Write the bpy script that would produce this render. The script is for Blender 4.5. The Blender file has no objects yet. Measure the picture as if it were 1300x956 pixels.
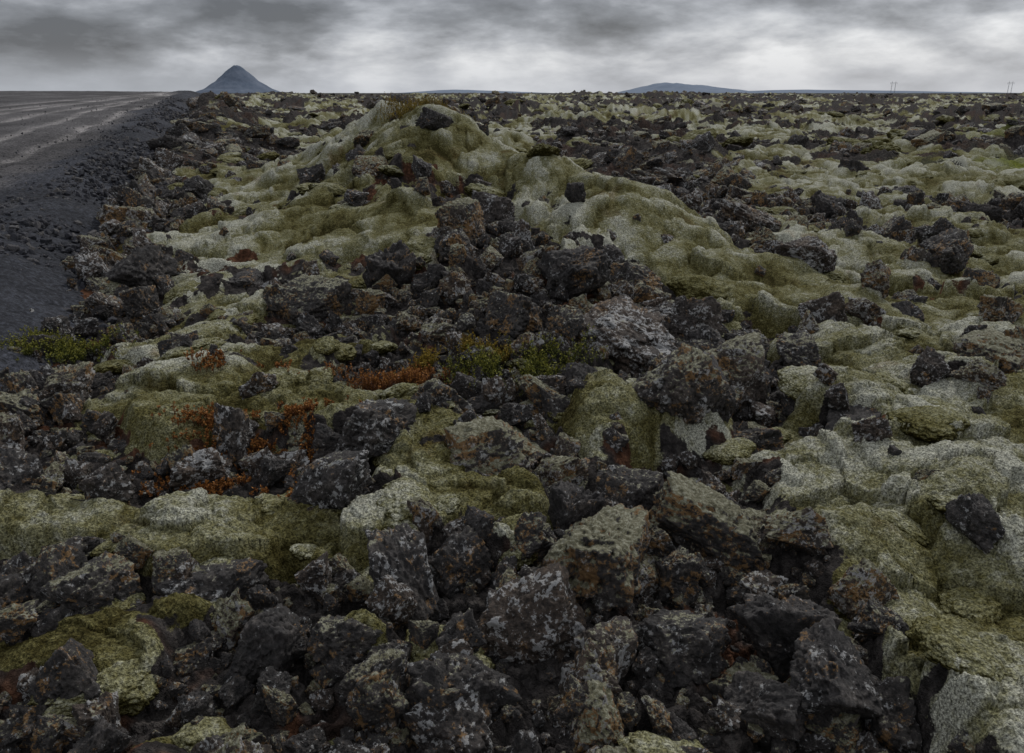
import bpy, numpy as np, math, bmesh
from mathutils import Vector
rng=np.random.default_rng(7)
S=bpy.context.scene
H=2.2
# ------------------------------------------------------------------ noise
def hsh(ix,iy,iz,seed):
    h=(ix.astype(np.int64)*374761393+iy.astype(np.int64)*668265263+iz*2147483647+seed*974634777)&0xffffffff
    h=((h^(h>>13))*1274126177)&0xffffffff
    h=((h^(h>>15))*2246822519)&0xffffffff
    h=h^(h>>16)
    return (h&0xffffff)/float(0xffffff)
def vn2(x,y,seed=0):
    xi=np.floor(x);yi=np.floor(y);fx=x-xi;fy=y-yi
    u=fx*fx*fx*(fx*(fx*6-15)+10);v=fy*fy*fy*(fy*(fy*6-15)+10)
    a=hsh(xi,yi,0,seed);b=hsh(xi+1,yi,0,seed);c=hsh(xi,yi+1,0,seed);d=hsh(xi+1,yi+1,0,seed)
    return ((a*(1-u)+b*u)*(1-v)+(c*(1-u)+d*u)*v)*2-1
def fbm2(x,y,o=4,seed=0,g=.5):
    s=0;a=1;t=0
    for i in range(o):
        s=s+a*vn2(x,y,seed+i*17);t+=a;a*=g
        x,y=(x*.8-y*.6)*2.03+3.1,(x*.6+y*.8)*2.03+1.7
    return s/t
def wor2(x,y,seed=0):
    xi=np.floor(x);yi=np.floor(y)
    f1=np.full(x.shape,9.);f2=np.full(x.shape,9.);cid=np.zeros(x.shape)
    for i in(-1,0,1):
        for j in(-1,0,1):
            cx=xi+i;cy=yi+j
            px=cx+hsh(cx,cy,1,seed);py=cy+hsh(cx,cy,2,seed)
            d=np.hypot(px-x,py-y)
            n=d<f1
            f2=np.where(n,f1,np.minimum(f2,d));cid=np.where(n,hsh(cx,cy,3,seed),cid);f1=np.where(n,d,f1)
    return f1,f2,cid
def vn3(p,seed=0):
    i=np.floor(p);f=p-i;w=f*f*(3-2*f);r=0
    for a in(0,1):
        for b in(0,1):
            for c in(0,1):
                ww=(w[:,0] if a else 1-w[:,0])*(w[:,1] if b else 1-w[:,1])*(w[:,2] if c else 1-w[:,2])
                r=r+ww*hsh(i[:,0]+a,i[:,1]+b,(i[:,2]+c).astype(np.int64),seed)
    return r*2-1
R3=np.array([[.36,.48,-.8],[-.8,.6,0],[.48,.64,.6]])
def fbm3(p,o=4,seed=0,g=.5,ridge=False):
    s=0;a=1;t=0
    for k in range(o):
        n=vn3(p,seed+k*13)
        if ridge:n=1-2*np.abs(n)
        s=s+a*n;t+=a;a*=g;p=(p@R3)*2.02+1.3
    return s/t
def sm(a,b,x):
    t=np.clip((x-a)/(b-a),0,1);return t*t*(3-2*t)
# ------------------------------------------------------------------ layout (world metres)
EX,EY=-4.15,5.6
DL=math.hypot(.335,1);DX,DY=-.335/DL,1/DL
def edge_d(x,y):   # + = right of the road edge (lava), - = on the road
    return (x-EX)*DY-(y-EY)*DX
def road_h(x,y):
    yy=np.minimum(y,58)
    z=.3+.0338*np.maximum(yy,-30)
    return z-.012*np.maximum(y-58,0)*sm(58,70,y)
RIDGE=[((-3.6,16.5,.9),(-2.2,14.6,1.55),1.7),((-2.2,14.6,1.55),(-1.2,13.6,1.48),1.7),((-1.2,13.6,1.48),(0.2,12.3,1.2),1.5),
       ((0.2,12.3,1.2),(1.2,10.7,.82),1.5),((1.2,10.7,.82),(2.4,9.,.35),1.5),
       ((-1.6,13.6,1.4),(-1.2,10,.75),2.0),((-1.2,10,.75),(.3,7.4,.45),1.7),((.3,7.4,.45),(1.2,5.6,.25),1.0)]
def segd(x,y,A,B):
    ax,ay=A[0],A[1];bx,by=B[0]-ax,B[1]-ay
    t=np.clip(((x-ax)*bx+(y-ay)*by)/(bx*bx+by*by),0,1)
    return np.hypot(x-ax-t*bx,y-ay-t*by),t
def ridge(x,y):
    acc=0
    for A,B,w in RIDGE:
        d,t=segd(x,y,A,B)
        h=(A[2]+t*(B[2]-A[2]))*np.exp(-(d/w)**2)
        acc=acc+np.maximum(h,0)**6
    return acc**(1/6)
MOSS=[(-1.9,4.75,1.0,.5,1.1),(-2.0,3.45,1.4,.25,1.1),(-.95,3.3,.4,.2,.9),(0.02,3.75,.35,.3,1.1),(.68,4.95,.3,.4,1.2),(1.35,5.0,.35,.5,.9),
 (-3.4,10.2,2.0,1.3,1.3),(-1.6,9.4,1.0,.5,.7),(-2.9,13.4,1.0,1.2,1.2),(-4.2,14.5,1.2,1.6,.9),(-3.0,6.0,.9,.5,.8),(-3.0,7.4,.8,.4,.7),(-.5,8.0,.7,.3,.5),(-1.6,5.9,.6,.25,.7),
 (-4.5,18,1.4,3,.8),(-1.55,13.9,.9,.7,1.4),(.1,12.5,.95,.8,1.6),(1.2,11.,1.0,.9,1.6),(1.8,9.8,.9,.9,1.5),(2.7,8.6,.9,.9,1.3),(-.6,12.6,.6,.35,.8),(-2.5,5.2,.6,.35,.8),(-2.9,2.9,.4,.35,.8),
 (-.5,4.0,.3,.15,.7),(-1.1,5.2,.4,.2,.5),(.2,6.1,.4,.15,.5),(2.6,3.6,.9,.9,.5),(2.0,2.7,.5,.5,.6),(-.1,3.3,.25,.13,.7),(-1.8,2.55,.35,.16,.8),(-.6,2.6,.2,.1,.6),(-1.3,2.8,.25,.1,.6)]
ROCKY=[(2.3,4.9,.35,.2,1.0),(4.1,6.3,.45,.4,1.4),(3.4,9.3,.5,.35,1.2),(4.0,13.3,.8,.6,1.2),(1.7,5.6,.5,.5,1.4),(1.15,2.75,.3,.5,1.0),(2.9,7.1,.6,.25,1.0),
 (4.9,8.6,.8,.4,1.0),(.6,10.6,.3,.3,.8),(2.2,11.9,.9,.3,1.1),(5.8,11.5,.9,.5,1.1),(.3,2.7,1.0,.7,1.0),(.5,6.9,1.3,1.2,.6),(3.6,4.2,.4,.2,.7),(3.2,5.6,.3,.15,.8),(2.4,6.2,.3,.25,.7),(4.6,7.3,.6,.2,.8),
 (-1.9,4.1,.6,.12,.7),(-2.6,4.6,.25,.15,.7),(2.0,4.0,.2,.1,.6)]
def moss_f(x,y,hf=1.):
    r=np.hypot(x,y)
    right=sm(-.25,.45,x-(.22+.30*np.maximum(y,3.9)))*1.1*(1-sm(9,16,y)*.8)
    m=right-.07
    for a,b,c,d,s in MOSS:m=m+s*np.exp(-((x-a)/c)**2-((y-b)/d)**2)
    for a,b,c,d,s in ROCKY:m=m-s*np.exp(-((x-a)/c)**2-((y-b)/d)**2)
    m=m+.66*fbm2(x*1.9,y*1.9,4 if hf else 2,5)
    if hf:m=m+.50*fbm2(x*6,y*6,2,15)
    far=fbm2(x*.24,y*.15,4,9)*1.2+.85*fbm2(x*1.1,y*.7,4,19)+.26-.06*sm(25,70,r)
    k=sm(12,18,y+.25*np.abs(x))*(1-np.clip(sm(.25,.7,ridge(x,y)),0,1))
    m=m*(1-k)+far*k
    m=m-.9*(1-sm(0,1.8,edge_d(x,y)))
    return sm(.08,.42,m) if hf else sm(-.1,.5,m)
def terrain(x,y,full=False):
    r=np.hypot(x,y)
    m=moss_f(x,y,0);ed=edge_d(x,y);rd=ridge(x,y);k=sm(14,40,r)
    base=.20*fbm2(x*.55,y*.55,3,31)+k*(.75*fbm2(x*.045,y*.045,4,41)+.15+.6*fbm2(x*.22,y*.2,3,44))
    base=base+sm(70,160,r)*.45*(1-sm(500,1500,r))+sm(1500,4000,r)*.3
    base=base+np.maximum(0,fbm2(x*.03,y*.03,4,77))*1.7*sm(45,90,r)*(1-sm(300,900,r))
    base=base-.08*(1-m)*(1-k)
    wx=x+.16*fbm2(x*2.6,y*2.6,3,51);wy=y+.16*fbm2(x*2.6+9,y*2.6,3,52)
    f1,f2,c1=wor2(wx*1.5,wy*1.7,61);g1,g2,c2=wor2(wx*3.7,wy*4.2,62);q1,q2,c5=wor2(wx*9,wy*9.5,63)
    dome=np.sqrt(np.clip(1-(f1/.95)**2,0,1));dome2=np.sqrt(np.clip(1-(g1/.95)**2,0,1));dome3=np.sqrt(np.clip(1-(q1/.95)**2,0,1))
    am=.5+.5*sm(-.4,.4,fbm2(x*.8,y*.8,2,58))
    pil=.20*dome*(.1+c1)+.13*dome2*(.05+c2)*am+.05*dome3*(.1+c5)*am+.13*fbm2(x*1.3,y*1.3,3,33)
    tip=np.clip(.5*dome*(.4+c1)+.45*dome2*(.3+c2)+.22*dome3-.25,0,1)
    l1,l2,c6=wor2(x*38,y*38,64)
    near=1-sm(5,11,r)
    pil=pil+near*(.012*(1-l1)+.007*vn2(x*70,y*70,65)+.010*vn2(x*19,y*19,66))
    h1,h2,c3=wor2(x*5.5+.4*vn2(x*9,y*9,3),y*5.5,71);e1,e2,c4=wor2(x*14,y*14,72)
    rub=.11*(c3-.35)*sm(0,.3,h2-h1)+.04*c4*sm(0,.3,e2-e1)+.05*fbm2(x*12,y*12,3,73)
    cr=k*(.6*np.abs(fbm2(x*.8,y*.8,4,81))*2.0)
    h=base+rd+m*pil+(1-m)*(rub+cr)+m*k*(.3*fbm2(x*.7,y*.6,3,88)+.12*dome*c1)
    b=1-sm(-.2,5.5,ed)
    hr=road_h(x,y)-.28
    h=h*(1-b)+(hr+(h-rd)*.6*sm(0,1.2,ed)+.3*rd)*b
    on=ed<0;left=sm(17,21,-ed)
    h=np.where(on,hr-.12+left*(.3+.3*fbm2(x*.5,y*.5,3,90)+rub),h)
    if full:
        m=moss_f(x,y)
        m=np.where(on,m*left,m)
        mv=.53+.26*fbm2(x*.7,y*.7,4,201)+.24*fbm2(x*4,y*4,4,202,.65)+.60*(tip-.42)
        br=sm(.15,.45,fbm2(x*1.7,y*1.7,5,203,.65)-.35*tip+.05)
        ru=sm(.12,.35,fbm2(x*1.1,y*1.1,5,204,.7))*(1-.7*sm(12,25,r))
        return h,m,mv,br,ru
    return h
# ------------------------------------------------------------------ node helpers
class NT:
    def __init__(s,nt):
        s.t=nt;nt.nodes.clear()
    def n(s,typ,ins=None,**kw):
        nd=s.t.nodes.new(typ)
        for k,v in kw.items():setattr(nd,k,v)
        if ins:
            for k,v in ins.items():
                sk=nd.inputs[k]
                if hasattr(v,'node'):s.t.links.new(v,sk)
                elif isinstance(v,bpy.types.Node):s.t.links.new(v.outputs[0],sk)
                else:sk.default_value=v
        return nd
    def math(s,op,a,b=0.,clamp=False):
        return s.n('ShaderNodeMath',{0:a,1:b},operation=op,use_clamp=clamp).outputs[0]
    def noise(s,vec,scale,detail=4,rough=.55,out=0,**kw):
        return s.n('ShaderNodeTexNoise',{'Vector':vec,'Scale':scale,'Detail':detail,'Roughness':rough},**kw).outputs[out]
    def ramp(s,f,stops):
        nd=s.n('ShaderNodeValToRGB',{0:f});cr=nd.color_ramp
        while len(cr.elements)<len(stops):cr.elements.new(.5)
        for e,(p,c) in zip(cr.elements,stops):
            e.position=p;e.color=(c,c,c,1) if isinstance(c,(int,float)) else (*c,1)
        return nd.outputs[0]
    def mix(s,f,a,b,mode='MIX'):
        nd=s.n('ShaderNodeMix',data_type='RGBA',blend_type=mode)
        for i,v in((0,f),(6,a),(7,b)):
            if hasattr(v,'node'):s.t.links.new(v,nd.inputs[i])
            else:
                nd.inputs[i].default_value=v if i==0 else (*v,1)
        return nd.outputs[2]
    def step(s,x,a,b):
        return s.n('ShaderNodeMapRange',{0:x,1:a,2:b,3:0.,4:1.},interpolation_type='SMOOTHSTEP').outputs[0]
    def bump(s,h,dist,strength=1):
        return s.n('ShaderNodeBump',{'Height':h,'Distance':dist,'Strength':strength}).outputs[0]
    def vadd(s,a,b):
        return s.n('ShaderNodeVectorMath',{0:a,1:b},operation='ADD').outputs[0]
    def attr(s,n):return s.n('ShaderNodeAttribute',attribute_name=n).outputs['Fac']
def newmat(name):
    m=bpy.data.materials.new(name);m.use_nodes=True
    return m,NT(m.node_tree)
def finish(t,col,normal=None,rough=.95,spec=.15):
    d={'Base Color':col,'Roughness':rough,'Specular IOR Level':spec}
    if normal is not None:d['Normal']=normal
    b=t.n('ShaderNodeBsdfPrincipled',d)
    t.n('ShaderNodeOutputMaterial',{0:b.outputs[0]})
MR=[(.34,(.048,.041,.013)),(.50,(.115,.104,.040)),(.68,(.195,.188,.105)),(.90,(.38,.378,.305))]
def moss_color(t,pos,mv):
    n3=t.noise(pos,85,2,.75);n4=t.noise(pos,26,3,.7)
    f=t.math('ADD',mv,t.math('MULTIPLY',t.math('SUBTRACT',n4,.5),.65))
    col=t.ramp(f,MR)
    col=t.mix(1.,col,t.ramp(n3,[(.33,.28),(.5,.9),(.66,1.7)]),'MULTIPLY')
    return col,t.math('ADD',t.math('MULTIPLY',n3,.6),t.math('MULTIPLY',n4,.9))
def mat_rock(name):
    m,t=newmat(name)
    g=t.n('ShaderNodeNewGeometry');P=g.outputs['Position']
    rnd=t.n('ShaderNodeObjectInfo').outputs['Random']
    r2=t.math('FRACT',t.math('MULTIPLY',rnd,17.3));r3=t.math('FRACT',t.math('MULTIPLY',rnd,61.7))
    tone=t.attr('tone');lich=t.attr('lich');orng=t.attr('orng')
    n2=t.noise(P,38,5,.75)
    c=t.ramp(tone,[(.2,(.024,.0215,.020)),(.5,(.054,.048,.043)),(.8,(.112,.097,.083))])
    c=t.mix(t.step(r3,.5,.98),c,t.mix(1.,c,(1.4,1.14,.90),'MULTIPLY'))
    c=t.mix(t.step(r2,.2,.9),t.mix(1.,c,(.7,.7,.72),'MULTIPLY'),c)
    c=t.mix(1.,c,t.ramp(n2,[(.34,.25),(.46,.78),(.56,1.3),(.68,2.6)]),'MULTIPLY')
    br=t.math('SUBTRACT',n2,.5)
    o=t.step(t.math('ADD',t.math('ADD',orng,t.math('MULTIPLY',br,1.1)),t.math('MULTIPLY',r2,.25)),.735,.785)
    c=t.mix(t.math('MULTIPLY',o,.8),c,(.26,.145,.050))
    l=t.step(t.math('ADD',t.math('ADD',lich,t.math('MULTIPLY',br,1.1)),t.math('MULTIPLY',r3,.2)),.73,.765)
    c=t.mix(t.math('MULTIPLY',l,.85),c,(.37,.37,.36))
    nz=t.n('ShaderNodeSeparateXYZ',{0:g.outputs['Normal']}).outputs[2]
    f=t.math('ADD',t.math('ADD',t.math('MULTIPLY',nz,.55),t.math('MULTIPLY',tone,.5)),t.math('MULTIPLY',r2,.55))
    f=t.step(t.math('ADD',f,t.math('MULTIPLY',br,.9)),1.08,1.14)
    mc=t.ramp(n2,[(.34,(.05,.045,.022)),(.5,(.14,.132,.075)),(.64,(.33,.325,.24))])
    c=t.mix(f,c,mc)
    finish(t,c,t.bump(n2,.024,1.),.8,.45)
    return m
ROCK=mat_rock('lava_rock')
m,t=newmat('moss_cushion');g_=t.n('ShaderNodeNewGeometry');P_=g_.outputs['Position']
nz=t.n('ShaderNodeSeparateXYZ',{0:g_.outputs['Normal']}).outputs[2]
c,h=moss_color(t,P_,t.math('ADD',t.math('MULTIPLY',nz,.28),t.math('MULTIPLY',t.noise(P_,2.,2,.6),.80)))
finish(t,c,t.bump(h,.024,1.),1,.03);CUSH=m
def mat_terrain():
    m,t=newmat('lava_field_ground');P=t.n('ShaderNodeNewGeometry').outputs['Position']
    c,h=moss_color(t,P,t.attr('mv'))
    c=t.mix(t.math('MULTIPLY',t.attr('brown'),.6),c,t.mix(1.,c,(.64,.47,.37),'MULTIPLY'))
    n2=t.noise(P,16,5,.7)
    rc=t.ramp(n2,[(.3,(.012,.011,.010)),(.5,(.037,.033,.031)),(.7,(.10,.089,.08))])
    rc=t.mix(t.math('MULTIPLY',t.attr('rust'),.7),rc,t.mix(1.,rc,(2.5,1.15,.55),'MULTIPLY'))
    f=t.step(t.math('ADD',t.attr('moss'),t.math('MULTIPLY',t.math('SUBTRACT',n2,.5),1.6)),.40,.58)
    col=t.mix(f,rc,c)
    gc=t.ramp(n2,[(.35,(.06,.07,.015)),(.65,(.19,.21,.035))])
    col=t.mix(t.attr('grass'),col,gc)
    fc=t.ramp(t.noise(P,.05,6,.75),[(.35,(.03,.03,.032)),(.5,(.055,.055,.05)),(.65,(.10,.10,.08))])
    col=t.mix(t.attr('far'),col,fc)
    finish(t,col,t.bump(t.math('ADD',h,n2),.024,1.),1,.05);return m
# ------------------------------------------------------------------ mesh helper
def mesh_np(name,V,F,mat,smooth=True,attrs=None,link=True):
    me=bpy.data.meshes.new(name)
    V=np.ascontiguousarray(V,dtype=np.float32);F=np.ascontiguousarray(F,dtype=np.int32);k=F.shape[1]
    me.vertices.add(len(V));me.vertices.foreach_set('co',V.ravel())
    me.loops.add(F.size);me.loops.foreach_set('vertex_index',F.ravel())
    me.polygons.add(len(F));me.polygons.foreach_set('loop_start',np.arange(0,F.size,k,dtype=np.int32))
    me.polygons.foreach_set('loop_total',np.full(len(F),k,dtype=np.int32))
    me.update(calc_edges=True)
    me.polygons.foreach_set('use_smooth',np.full(len(F),smooth,dtype=bool))
    for n,a in (attrs or {}).items():
        at=me.attributes.new(n,'FLOAT','POINT');at.data.foreach_set('value',np.asarray(a,dtype=np.float32).ravel())
    if mat:me.materials.append(mat)
    ob=bpy.data.objects.new(name,me)
    if link:S.collection.objects.link(ob)
    return ob
def grid_faces(nr,nc,wrap=False):
    i=np.arange(nr-1)[:,None];j=np.arange(nc if wrap else nc-1)[None,:];j2=(j+1)%nc
    return np.stack([i*nc+j,i*nc+j2,(i+1)*nc+j2,(i+1)*nc+j],-1).reshape(-1,4)
# ------------------------------------------------------------------ terrain
rs=np.concatenate([np.geomspace(.05,1.9,36)[:-1],np.geomspace(1.9,8,560)[:-1],np.geomspace(8,60,380)[:-1],np.geomspace(60,600,120)[:-1],np.geomspace(600,9000,40)])
dense=np.radians(np.linspace(-41,41,900));side=np.radians(np.linspace(41,319,120))[1:-1]
th=np.concatenate([dense,side])
RR,TT=np.meshgrid(rs,th,indexing='ij')
X=(RR*np.sin(TT)).ravel();Y=(RR*np.cos(TT)).ravel()
Z,M,MV,BR,RU=terrain(X,Y,True)
Rr=np.hypot(X,Y)
GR=np.exp(-((X-15.5)/3.2)**2-((Y-22.5)/1.6)**2)+np.exp(-((X-22)/4)**2-((Y-31)/1.5)**2)*.8
GR=np.clip(GR*sm(-.4,.4,fbm2(X*.6,Y*.8,4,99))*1.5,0,1)
FAR=sm(150,700,Rr)
mesh_np('lava_field_ground',np.stack([X,Y,Z],1),grid_faces(len(rs),len(th),True)[:,::-1],mat_terrain(),True,{'moss':M,'mv':MV,'brown':BR,'rust':RU,'grass':GR,'far':FAR})
# ------------------------------------------------------------------ road
def mat_road():
    m,t=newmat('gravel_road');P=t.n('ShaderNodeNewGeometry').outputs['Position']
    n=t.noise(P,20,5,.8)
    c=t.mix(t.attr('lane'),(.032,.034,.041),(.070,.066,.066))
    c=t.mix(t.math('MULTIPLY',t.attr('track'),.9),c,(.24,.225,.215))
    c=t.mix(1.,c,t.ramp(n,[(.34,.22),(.5,.95),(.66,2.4)]),'MULTIPLY')
    c=t.mix(1.,c,t.ramp(t.attr('mott'),[(.1,.5),(.9,1.6)]),'MULTIPLY')
    finish(t,c,t.bump(n,.035,1.),.9,.2);return m
ts=np.concatenate([np.linspace(-30,0,60)[:-1],np.linspace(0,20,420)[:-1],np.linspace(20,80,360)])
ss=np.concatenate([np.linspace(-1.1,4,150)[:-1],np.linspace(4,20,190)])
Tg,Sg=np.meshgrid(ts,ss,indexing='ij')
wob=.5*fbm2(Tg*.45,Tg*0+3,3,121)
Sx=Sg-wob*(Sg<6)*(1-np.clip(Sg/6,0,1))
rx=(EX+DX*Tg-DY*Sx).ravel();ry=(EY+DY*Tg+DX*Sx).ravel();Sf=Sg.ravel();Tf=Tg.ravel()
rz=road_h(rx,ry)-.55*(1-sm(-1.1,.5,Sf))+.06*sm(.5,8,Sf)-.55*sm(17.5,20,Sf)
rz=rz+np.exp(-((Sf-.7)/.5)**2)*.07
rz=rz+.045*fbm2(rx*2.5,ry*2.5,3,122)*(1-sm(2,4,Sf)*.6)+.018*fbm2(rx*12,ry*12,2,123)*(1-.6*sm(2,4,Sf))
def trk(c,w,k=.0028):
    cc=c-k*np.maximum(Tf-4,0)**2+.2*fbm2(Tf*.3,Tf*0,2,5)
    return np.exp(-((Sf-cc)/w)**2)
track=np.clip(trk(2.4,.17,.0008)+trk(3.9,.19,.0008)+.9*trk(6.4,.24,.0024)+.9*trk(7.9,.26,.0024)+.7*trk(10.4,.35,.004)+.7*trk(12,.35,.004),0,1)*(.8+.7*fbm2(rx*.9,ry*.5,4,124))
lane=sm(.8,1.7,Sf+.45*fbm2(rx*.9,ry*.9,3,125))
track=np.clip(track,0,1)*lane;rz=rz-.045*track
mott=.5+.5*fbm2(rx*.8,ry*.5,4,126)
mesh_np('gravel_road',np.stack([rx,ry,rz],1),grid_faces(len(ts),len(ss))[:,::-1],mat_road(),True,{'lane':lane,'track':track,'mott':mott})
# ------------------------------------------------------------------ rock variants
def ico(sub):
    bm=bmesh.new();bmesh.ops.create_icosphere(bm,subdivisions=sub,radius=1)
    v=np.array([p.co[:] for p in bm.verts]);f=np.array([[q.index for q in p.verts] for p in bm.faces]);bm.free()
    return v/np.linalg.norm(v,axis=1)[:,None],f
IV,IF=ico(6)
def rock_mesh(i,name='lava_rock',mat=None):
    g=np.random.default_rng(100+i)
    n=g.integers(7,12)
    N=g.normal(size=(n,3));N/=np.linalg.norm(N,axis=1)[:,None]
    N=np.concatenate([N,np.eye(3),-np.eye(3)]);D=g.uniform(.55,1.0,len(N))
    dt=np.maximum(IV@N.T,1e-3);rr=D[None]/dt
    r=-np.log(np.sum(np.exp(-rr*40),1))/40
    r=np.minimum(r,1.35)
    P=IV*r[:,None]*np.array([g.uniform(.85,1.25),g.uniform(.8,1.1),g.uniform(.7,1.0)])
    q=P+g.uniform(-50,50,3)
    b=fbm3(q*2.0,2,i+31);b=np.round(b*5)/5*.5+b*.5
    b2=fbm3(q*4.6,2,i+35);b2=np.round(b2*4)/4*.6+b2*.4
    d=.17*b+.08*b2+.06*fbm3(q*3.4,4,i+50,.6,True)+.075*fbm3(q*9,5,i+90,.72)
    d=d-.09*sm(.28,.5,vn3(q*6.5,i+200))-.06*sm(.15,.5,vn3(q*14,i+210))-.03*sm(.1,.5,vn3(q*27,i+220))
    P=P*(1+d)[:,None]*.5
    tone=.5+.45*fbm3(q*2.2,4,i+300,.6)
    lich=.5+.42*fbm3(q*3.3,5,i+310,.7);orng=.5+.42*fbm3(q*2.1,5,i+320,.7)
    return mesh_np('%s_%02d'%(name,i),P,IF,mat or ROCK,True,{'tone':tone,'lich':lich,'orng':orng},False)
NV=16
rock_objs=[rock_mesh(i) for i in range(NV)]
def cushion_mesh(i):
    g=np.random.default_rng(300+i);P=IV*np.array([g.uniform(.9,1.2),g.uniform(.85,1.1),.62])
    q=P+g.uniform(-50,50,3)
    d=.34*fbm3(q*1.5,2,i)+.20*np.abs(fbm3(q*2.6,3,i+5))+.09*np.abs(vn3(q*6,i+6))+.025*vn3(q*14,i+7)+.022*vn3(q*34,i+8)
    return mesh_np('moss_cushion_%02d'%i,P*(1+d)[:,None]*.5,IF,CUSH,True,None,False)
cush_objs=[cushion_mesh(i) for i in range(8)]
def make_col(name,obs):
    c=bpy.data.collections.new(name)
    for o in obs:c.objects.link(o)
    return c
CR=make_col('lava_rock_variants',rock_objs);CC=make_col('moss_cushion_variants',cush_objs)
def scatter(name,col,P,rot,scl,idx):
    me=bpy.data.meshes.new(name);n=len(P);me.vertices.add(n);me.vertices.foreach_set('co',np.asarray(P,np.float32).ravel())
    for nm,a in(('rot',rot),('scl',scl)):
        at=me.attributes.new(nm,'FLOAT_VECTOR','POINT');at.data.foreach_set('vector',np.asarray(a,np.float32).ravel())
    at=me.attributes.new('idx','INT','POINT');at.data.foreach_set('value',np.asarray(idx,np.int32))
    ob=bpy.data.objects.new(name,me);S.collection.objects.link(ob)
    g=bpy.data.node_groups.new(name,'GeometryNodeTree')
    g.interface.new_socket('Geometry',in_out='INPUT',socket_type='NodeSocketGeometry')
    g.interface.new_socket('Geometry',in_out='OUTPUT',socket_type='NodeSocketGeometry')
    N=g.nodes.new;L=g.links.new
    gi=N('NodeGroupInput');go=N('NodeGroupOutput');ip=N('GeometryNodeInstanceOnPoints')
    ci=N('GeometryNodeCollectionInfo');ci.inputs[0].default_value=col;ci.inputs[1].default_value=True;ci.inputs[2].default_value=True
    def na(nm,t):
        a=N('GeometryNodeInputNamedAttribute');a.data_type=t;a.inputs[0].default_value=nm;return a.outputs[0]
    L(gi.outputs[0],ip.inputs['Points']);L(ci.outputs[0],ip.inputs['Instance']);ip.inputs['Pick Instance'].default_value=True
    L(na('idx','INT'),ip.inputs['Instance Index'])
    e=N('FunctionNodeEulerToRotation');L(na('rot','FLOAT_VECTOR'),e.inputs[0]);L(e.outputs[0],ip.inputs['Rotation'])
    L(na('scl','FLOAT_VECTOR'),ip.inputs['Scale']);L(ip.outputs[0],go.inputs[0])
    md=ob.modifiers.new('scatter','NODES');md.node_group=g
    return ob
def wedge(n,r0,r1,g,half=44,pw=0.):
    u=g.random(n);e=2-pw
    r=(r0**e+u*(r1**e-r0**e))**(1/e) if abs(e)>1e-3 else r0*(r1/r0)**u
    a=np.radians(g.uniform(-half,half,n))
    return r*np.sin(a),r*np.cos(a),r
Ps=[];Rs=[];Ss=[]
def add_rocks(n,r0,r1,smin,smax,seed,lift=.15,pw=0.,power=2.2,maxm=.5,flat=1.,clump=.35,stray=.006):
    g=np.random.default_rng(seed);x,y,r=wedge(n,r0,r1,g,44,pw)
    m=moss_f(x,y);ed=edge_d(x,y)
    cl=fbm2(x*1.1,y*1.1,2,seed+500)
    p=np.clip((1-m/maxm),0,1)*np.clip(.5+clump+cl*1.2,0,1)+stray*(m>=maxm)
    k=(g.random(n)<p)&(ed>.25)
    x,y,r,m=x[k],y[k],r[k],m[k];n=len(x)
    s=smin+(smax-smin)*g.random(n)**power
    z=terrain(x,y)+s*(g.uniform(-.15,lift+.1,n)-.25*(m>.5))
    Ps.append(np.stack([x,y,z],1))
    Rs.append(g.uniform(0,6.283,(n,3)) if flat==1. else np.stack([g.normal(0,.35,n),g.normal(0,.35,n),g.uniform(0,6.28,n)],1))
    sc=s[:,None]*g.uniform(.8,1.2,(n,3));sc[:,2]*=flat
    Ss.append(sc)
add_rocks(620,1.7,8,.22,.46,1,.45,clump=.15,stray=.03)
add_rocks(1900,1.7,8,.11,.24,2,.45,stray=.02)
add_rocks(4500,1.7,8,.04,.10,3,.3,.8)
add_rocks(700,8,20,.35,.75,4,.25,clump=.1,stray=.05)
add_rocks(4300,8,20,.14,.38,5,.4,.6,stray=.05)
add_rocks(4500,18,75,.35,1.0,6,.05,1.2,flat=.75,stray=.07)
add_rocks(6000,18,75,.2,.5,7,.1,1.4,flat=.8,stray=.08)
add_rocks(5000,70,300,.5,1.8,8,.0,1.5,flat=.6,stray=.12)
P=np.concatenate(Ps);Ro=np.concatenate(Rs);Sc=np.concatenate(Ss)
k=np.hypot(P[:,0],P[:,1])>1.5
P,Ro,Sc=P[k],Ro[k],Sc[k]
scatter('lava_rocks',CR,P,Ro,Sc,rng.integers(0,NV,len(P)))
print('rocks',len(P))
# roadside gravel
m,t=newmat('gravel_stone');rnd=t.n('ShaderNodeObjectInfo').outputs['Random'];P_=t.n('ShaderNodeNewGeometry').outputs['Position']
c=t.ramp(rnd,[(0.,(.022,.023,.028)),(.6,(.042,.042,.048)),(1.,(.10,.093,.087))])
nn=t.noise(P_,60,2,.7);c=t.mix(1.,c,t.ramp(nn,[(.3,.5),(.7,1.6)]),'MULTIPLY')
finish(t,c,t.bump(nn,.006,.8),.85,.3);GM=m
IV,IF=ico(4)
CG=make_col('gravel_stone_variants',[rock_mesh(i,'gravel_stone',GM) for i in range(20,26)])
g=np.random.default_rng(55);n=8500
tt=g.random(n)**1.6*45-.5;s_=g.normal(.2,.7,n)
late=g.random(n)<.25;s_=np.where(late,np.abs(g.normal(0,3.5,n)),s_)
s_=np.maximum(s_,-.9+.3*g.random(n))
x=EX+DX*tt-DY*s_;y=EY+DY*tt+DX*s_
zz=road_h(x,y)-.55*(1-sm(-1.1,.5,s_))+np.exp(-((s_-.7)/.5)**2)*.07+.06*sm(.5,8,s_)
zz=np.where(s_<1,np.maximum(zz,terrain(x,y)),zz)
s=(.03+.12*g.random(n)**3)*(1-.55*sm(0,2,s_))
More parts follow.
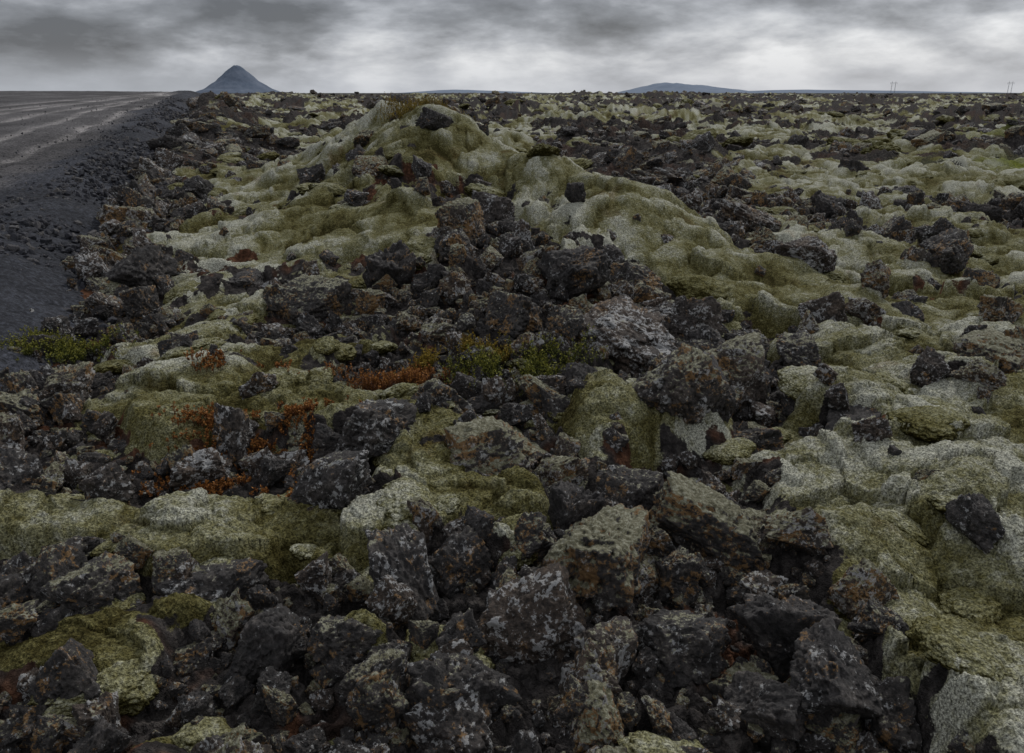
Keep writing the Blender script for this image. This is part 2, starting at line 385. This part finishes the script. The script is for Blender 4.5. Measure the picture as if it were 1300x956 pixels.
scatter('roadside_gravel',CG,np.stack([x,y,zz],1),g.uniform(0,6.28,(n,3)),s[:,None]*g.uniform(.7,1.2,(n,3)),g.integers(0,6,n))
# moss cushions
g=np.random.default_rng(77)
cx=[];cs=[]
for (n,r0,r1,a,b,pw) in((760,1.8,8,.12,.38,0.),(800,8,24,.25,.6,.5),(1200,22,90,.5,1.3,1.2)):
    x,y,r=wedge(n,r0,r1,g,44,pw);m=moss_f(x,y)
    k=(g.random(n)<np.where((m>.02)&(m<.95),.75,np.where(m<=.02,.08,.14)))&(edge_d(x,y)>.8)
    x,y=x[k],y[k];s=a+(b-a)*g.random(len(x))**1.5
    cx.append(np.stack([x,y,terrain(x,y)-s*.10],1));cs.append(s)
P=np.concatenate(cx);s=np.concatenate(cs);n=len(P)
rot=np.stack([g.normal(0,.2,n),g.normal(0,.2,n),g.uniform(0,6.28,n)],1)
scatter('moss_cushions',CC,P,rot,np.stack([s*g.uniform(.9,1.4,n),s*g.uniform(.9,1.3,n),s*g.uniform(.55,.95,n)],1),g.integers(0,8,n))
# boulders  x,y,width,height
B=[(-.14,4.3,.70,.46),(.95,6.1,.9,.5),(1.65,5.6,.85,.68),(1.13,4.85,.62,.48),(.27,5.15,.55,.3),(-.81,4.4,.58,.4),(-.45,3.0,.36,.52),
(.065,2.75,.46,.4),(.41,3.25,.55,.5),(.68,2.75,.48,.34),(1.0,3.6,.6,.42),(1.2,2.8,.40,.46),(.39,2.6,.34,.3),(-.25,3.2,.36,.34),(-.95,3.7,.5,.38),
(2.3,4.9,.6,.3),(2.3,3.5,.28,.2),(-1.28,3.0,.42,.3),(-.96,2.6,.42,.36),(-1.75,2.9,.36,.3),(4.05,6.3,.8,.6),(-.53,5.0,.5,.4),(-2.6,3.8,.4,.34),
(-1.97,7.4,.8,.55),(4.0,13.5,.9,.6),(3.45,9.3,.7,.5),(-.2,2.4,.32,.28),(.95,2.4,.36,.28),(1.4,2.4,.34,.3),(.3,2.3,.3,.25),(-2.4,13.4,.45,.4),(-1.2,13.0,.45,.4),
(.55,7.2,.8,.6),(1.5,6.7,.7,.5),(-.6,8.4,.6,.5),(-3.1,12.6,.5,.4),(-2.1,12.2,.6,.5),(5.3,9.6,.7,.45),(-1.6,2.35,.3,.2),(.62,3.95,.4,.4),(.25,4.2,.3,.25),
(3.1,5.6,.35,.28),(2.4,6.3,.45,.35),(4.6,7.3,.5,.35),(2.9,7.2,.5,.4),(1.6,3.1,.3,.26),(-2.2,2.6,.4,.3),(0.0,6.4,.55,.4),(1.2,7.9,.6,.5)]
g=np.random.default_rng(9)
for i,(x,y,w,h) in enumerate(B):
    src=rock_objs[i%NV];ob=bpy.data.objects.new('lava_boulder',src.data)
    z=float(terrain(np.array([x]),np.array([y]))[0])
    ob.location=(x,y,z+h*.24);ob.scale=(w*1.04,w*.9,h*1.25);ob.rotation_euler=(g.normal(0,.3),g.normal(0,.3),g.uniform(0,6.28))
    S.collection.objects.link(ob)
# ------------------------------------------------------------------ plants
def leafmat(name,cols):
    m,t=newmat(name)
    c=t.ramp(t.attr('tint'),[(i/(len(cols)-1),c) for i,c in enumerate(cols)])
    finish(t,c,None,.7,.2);return m
GREEN=leafmat('heather_leaf_green',[(.03,.035,.01),(.12,.13,.02),(.26,.24,.04)])
RED=leafmat('heather_leaf_red',[(.06,.022,.008),(.20,.075,.018),(.36,.16,.04)])
YEL=leafmat('heather_leaf_yellow',[(.07,.05,.01),(.20,.15,.02),(.32,.21,.03)])
def plant(name,x,y,rx,ry,h,n,mat,seed,base=0,thr=-.02):
    g=np.random.default_rng(seed)
    ns=n//14;a=g.uniform(0,6.28,ns);q=np.sqrt(g.random(ns))
    px=x+rx*(q*np.cos(a)+g.normal(0,.25,ns));py=y+ry*(q*np.sin(a)+g.normal(0,.25,ns))
    keep=fbm2(px*6,py*6,3,seed)>thr;px,py=px[keep],py[keep];ns=len(px)
    pz=terrain(px,py)+base
    hh=h*(.5+.7*g.random(ns))*(1-.4*q[keep])
    tl=g.normal(0,.35,(ns,2))
    f=g.random((ns,14));top=np.stack([px,py,pz],1)[:,None]+np.stack([tl[:,None,0]*f*hh[:,None],tl[:,None,1]*f*hh[:,None],f*hh[:,None]],-1)
    c=top.reshape(-1,3);m=len(c)
    d=g.normal(size=(m,3));d[:,2]=np.abs(d[:,2])*.8+.3;d/=np.linalg.norm(d,axis=1)[:,None]
    sd=np.cross(d,g.normal(size=(m,3)));sd/=np.linalg.norm(sd,axis=1)[:,None]
    L=g.uniform(.008,.02,m)[:,None];W=L*.3
    V=np.stack([c,c+d*L*.5+sd*W,c+d*L,c+d*L*.5-sd*W],1).reshape(-1,3)
    tint=np.repeat(np.clip(f.reshape(-1)*.7+g.normal(.15,.15,m),0,1),4)
    s0=np.stack([px,py,pz-.02],1);s1=np.stack([px+tl[:,0]*hh,py+tl[:,1]*hh,pz+hh],1);w=np.array([.0015,0,0])
    SV=np.stack([s0-w,s0+w,s1+w*.5,s1-w*.5],1).reshape(-1,3)
    V=np.concatenate([V,SV]);tint=np.concatenate([tint,np.zeros(len(SV))])
    return mesh_np(name,V,np.arange(len(V)).reshape(-1,4),mat,False,{'tint':tint})
plant('heather_plant',-3.75,6.1,.5,.25,.12,20000,GREEN,1,.08)
plant('heather_plant',.05,5.5,.42,.22,.17,18000,GREEN,2,.1)
plant('heather_plant',-.75,5.35,.4,.22,.11,14000,RED,3,.08)
plant('heather_plant',-1.45,4.45,.5,.2,.05,18000,RED,4,.03,.02)
plant('heather_plant',-1.55,3.95,.4,.14,.05,10000,RED,5,.03,.02)
plant('heather_plant',-2.0,5.5,.4,.14,.05,6000,RED,6,.03,.08)
plant('heather_plant',-1.5,14.1,.7,.45,.13,20000,YEL,7,.05,-.15)
plant('heather_plant',-.45,5.75,.4,.15,.12,12000,YEL,8,.1)
# ------------------------------------------------------------------ mountains
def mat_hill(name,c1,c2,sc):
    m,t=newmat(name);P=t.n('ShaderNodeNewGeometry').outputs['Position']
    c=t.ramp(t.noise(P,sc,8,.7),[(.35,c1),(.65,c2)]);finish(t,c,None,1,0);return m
def hill(name,cx,cy,prof,rx,ry,h,mat,seed,z0=-4):
    n=160;a=np.linspace(-1.15,1.15,n);A,Bb=np.meshgrid(a,a,indexing='ij')
    rr=np.hypot(A,Bb)*(1+.05*fbm2(A*3,Bb*3,3,seed));z=prof(rr,A,Bb)*h
    z=z*(1+.05*fbm2(A*6,Bb*6,4,seed+1))+h*.03*fbm2(A*10,Bb*10,3,seed+2)*np.clip(1-rr,0,1)
    return mesh_np(name,np.stack([(cx+A*rx).ravel(),(cy+Bb*ry).ravel(),(z+z0).ravel()],1),grid_faces(n,n)[:,::-1],mat)
D=5000.
def ux(u,D):return (u-650)/1011*D*.942
def cone(r,A,B):
    r=np.sqrt(r*r+.012);return np.interp(r,[0,.11,.25,.45,.7,1,1.2],[1.0,1.0,.76,.45,.18,0,-.1])
hill('mountain',ux(303,D),D,cone,D*.942*60/1011,D*.942*60/1011,D*.942*32/1011/.94,mat_hill('mountain',(.10,.125,.165),(.155,.18,.225),.012),11)  # blue-grey base colours have the aerial haze painted in
def low(r,A,B):
    return np.clip(1-r**2,-.1,1)*(.75+.35*np.exp(-((A+.35)/.3)**2)-.15*sm(.1,.6,A))*(1+.12*fbm2(A*5,B*5,3,9))
D2=7500.
hm=mat_hill('distant_hill',(.17,.205,.26),(.22,.255,.31),.006)  # paler and bluer: haze of distance painted into the hill colour
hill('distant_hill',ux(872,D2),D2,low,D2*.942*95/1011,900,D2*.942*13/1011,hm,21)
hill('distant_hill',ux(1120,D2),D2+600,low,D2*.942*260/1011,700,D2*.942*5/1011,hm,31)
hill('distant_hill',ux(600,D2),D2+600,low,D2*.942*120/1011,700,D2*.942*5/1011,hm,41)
# ------------------------------------------------------------------ power pylons
pm,t=newmat('galvanised_steel');finish(t,t.ramp(t.noise(t.n('ShaderNodeNewGeometry').outputs['Position'],.5,3),[(.3,(.22,.23,.25)),(.7,(.32,.33,.35))]),None,.6,.4)
def bar(V,F,a,b,w):
    w=w*.6
    a=Vector(a);b=Vector(b);d=(b-a).normalized();u=d.cross(Vector((0,0,1)) if abs(d.z)<.9 else Vector((1,0,0))).normalized()*w;v=d.cross(u).normalized()*w
    k=len(V)
    for p in(a,b):
        for q in(u+v,u-v,-u-v,-u+v):V.append((p+q)[:])
    for i in range(4):F.append((k+i,k+(i+1)%4,k+4+(i+1)%4,k+4+i))
    F.append((k,k+1,k+2,k+3));F.append((k+4,k+5,k+6,k+7))
def pylon(x,y,z):
    V=[];F=[];Ht=24
    for sx in(-4.5,4.5):
        for k in range(6):
            z0=k*4;z1=z0+4
            for q in(-1,1):
                w0=1.1*(1-z0/30);w1=1.1*(1-z1/30)
                bar(V,F,(sx+q*w0,0,z0),(sx+q*w1,0,z1),.18);bar(V,F,(sx+q*w0,0,z0),(sx-q*w1,0,z1),.1)
    bar(V,F,(-9.5,0,Ht-3),(9.5,0,Ht-3),.22);bar(V,F,(-9.5,0,Ht-2),(9.5,0,Ht-2),.18)
    for i in range(10):
        bar(V,F,(-9.5+i*1.9,0,Ht-3),(-8.55+i*1.9,0,Ht-2),.1)
    for i in(-8.5,0,8.5):bar(V,F,(i,0,Ht-3),(i,0,Ht-5.5),.15)
    bar(V,F,(-4.5,0,Ht-2),(-4.5,0,Ht+2),.12);bar(V,F,(4.5,0,Ht-2),(4.5,0,Ht+2),.12)
    o=mesh_np('power_pylon',V,np.array(F),pm,False);o.location=(x,y,z);o.rotation_euler=(0,0,.3)
D3=1750
pylon(ux(1133,D3),D3,0);pylon(ux(1281,D3),D3,0)
# ------------------------------------------------------------------ world
W=bpy.data.worlds.new('World');S.world=W;W.use_nodes=True;t=NT(W.node_tree)
el,az=math.radians(42),math.radians(28)
sky=t.n('ShaderNodeTexSky',sky_type='NISHITA');sky.sun_disc=False;sky.sun_elevation=el;sky.sun_rotation=az
tc=t.n('ShaderNodeTexCoord').outputs['Generated'];sp=t.n('ShaderNodeSeparateXYZ',{0:tc});x_,y_,z_=sp.outputs
pv=t.n('ShaderNodeCombineXYZ',{0:t.math('MULTIPLY',x_,6.),1:t.math('MULTIPLY',y_,6.),2:t.math('MULTIPLY',z_,18.)}).outputs[0]
n1=t.n('ShaderNodeTexNoise',{'Vector':t.vadd(pv,(3.7,1.2,0)),'Scale':1.0,'Detail':7.,'Roughness':.55,'Distortion':.1}).outputs[0]
n2=t.n('ShaderNodeTexNoise',{'Vector':t.vadd(pv,(13.7,8.2,2)),'Scale':.42,'Detail':2.,'Roughness':.5}).outputs[0]
f=t.math('ADD',t.math('MULTIPLY',n1,.65),t.math('MULTIPLY',n2,.35))
f=t.math('ADD',f,t.math('MULTIPLY',t.math('MINIMUM',x_,.1),.22))
f=t.math('SUBTRACT',t.math('ADD',f,.025),t.math('MULTIPLY',t.step(z_,.045,.13),.07))
cl=t.ramp(f,[(.36,(.11,.114,.128)),(.44,(.22,.23,.255)),(.51,(.40,.415,.45)),(.61,(.72,.73,.75))])
hz=t.step(z_,.05,-.005)
cl=t.mix(t.math('MULTIPLY',hz,.65),cl,(.47,.50,.55))
up=t.step(z_,.15,.6);cl=t.mix(up,cl,(.54,.56,.61))
bg1=t.n('ShaderNodeBackground',{0:cl,1:1.15});bg2=t.n('ShaderNodeBackground',{0:sky.outputs[0],1:.07})
mx=t.n('ShaderNodeMixShader',{0:.92,1:bg2.outputs[0],2:bg1.outputs[0]})
t.n('ShaderNodeOutputWorld',{0:mx.outputs[0]})
L=bpy.data.lights.new('sun','SUN');L.energy=1.5;L.angle=math.radians(10);L.color=(1,.97,.93)
so=bpy.data.objects.new('sun',L);S.collection.objects.link(so)
dv=Vector((math.sin(az)*math.cos(el),math.cos(az)*math.cos(el),math.sin(el)))
so.rotation_euler=dv.to_track_quat('Z','Y').to_euler()
# ------------------------------------------------------------------ camera
c=bpy.data.cameras.new('camera');c.lens=28;c.sensor_width=36;c.clip_end=30000;c.clip_start=.05
co=bpy.data.objects.new('camera',c);S.collection.objects.link(co);co.location=(0,0,H);co.rotation_euler=(math.radians(90-19.6),0,0)
S.camera=co
S.view_settings.view_transform='Standard';S.view_settings.look='None';S.view_settings.exposure=0
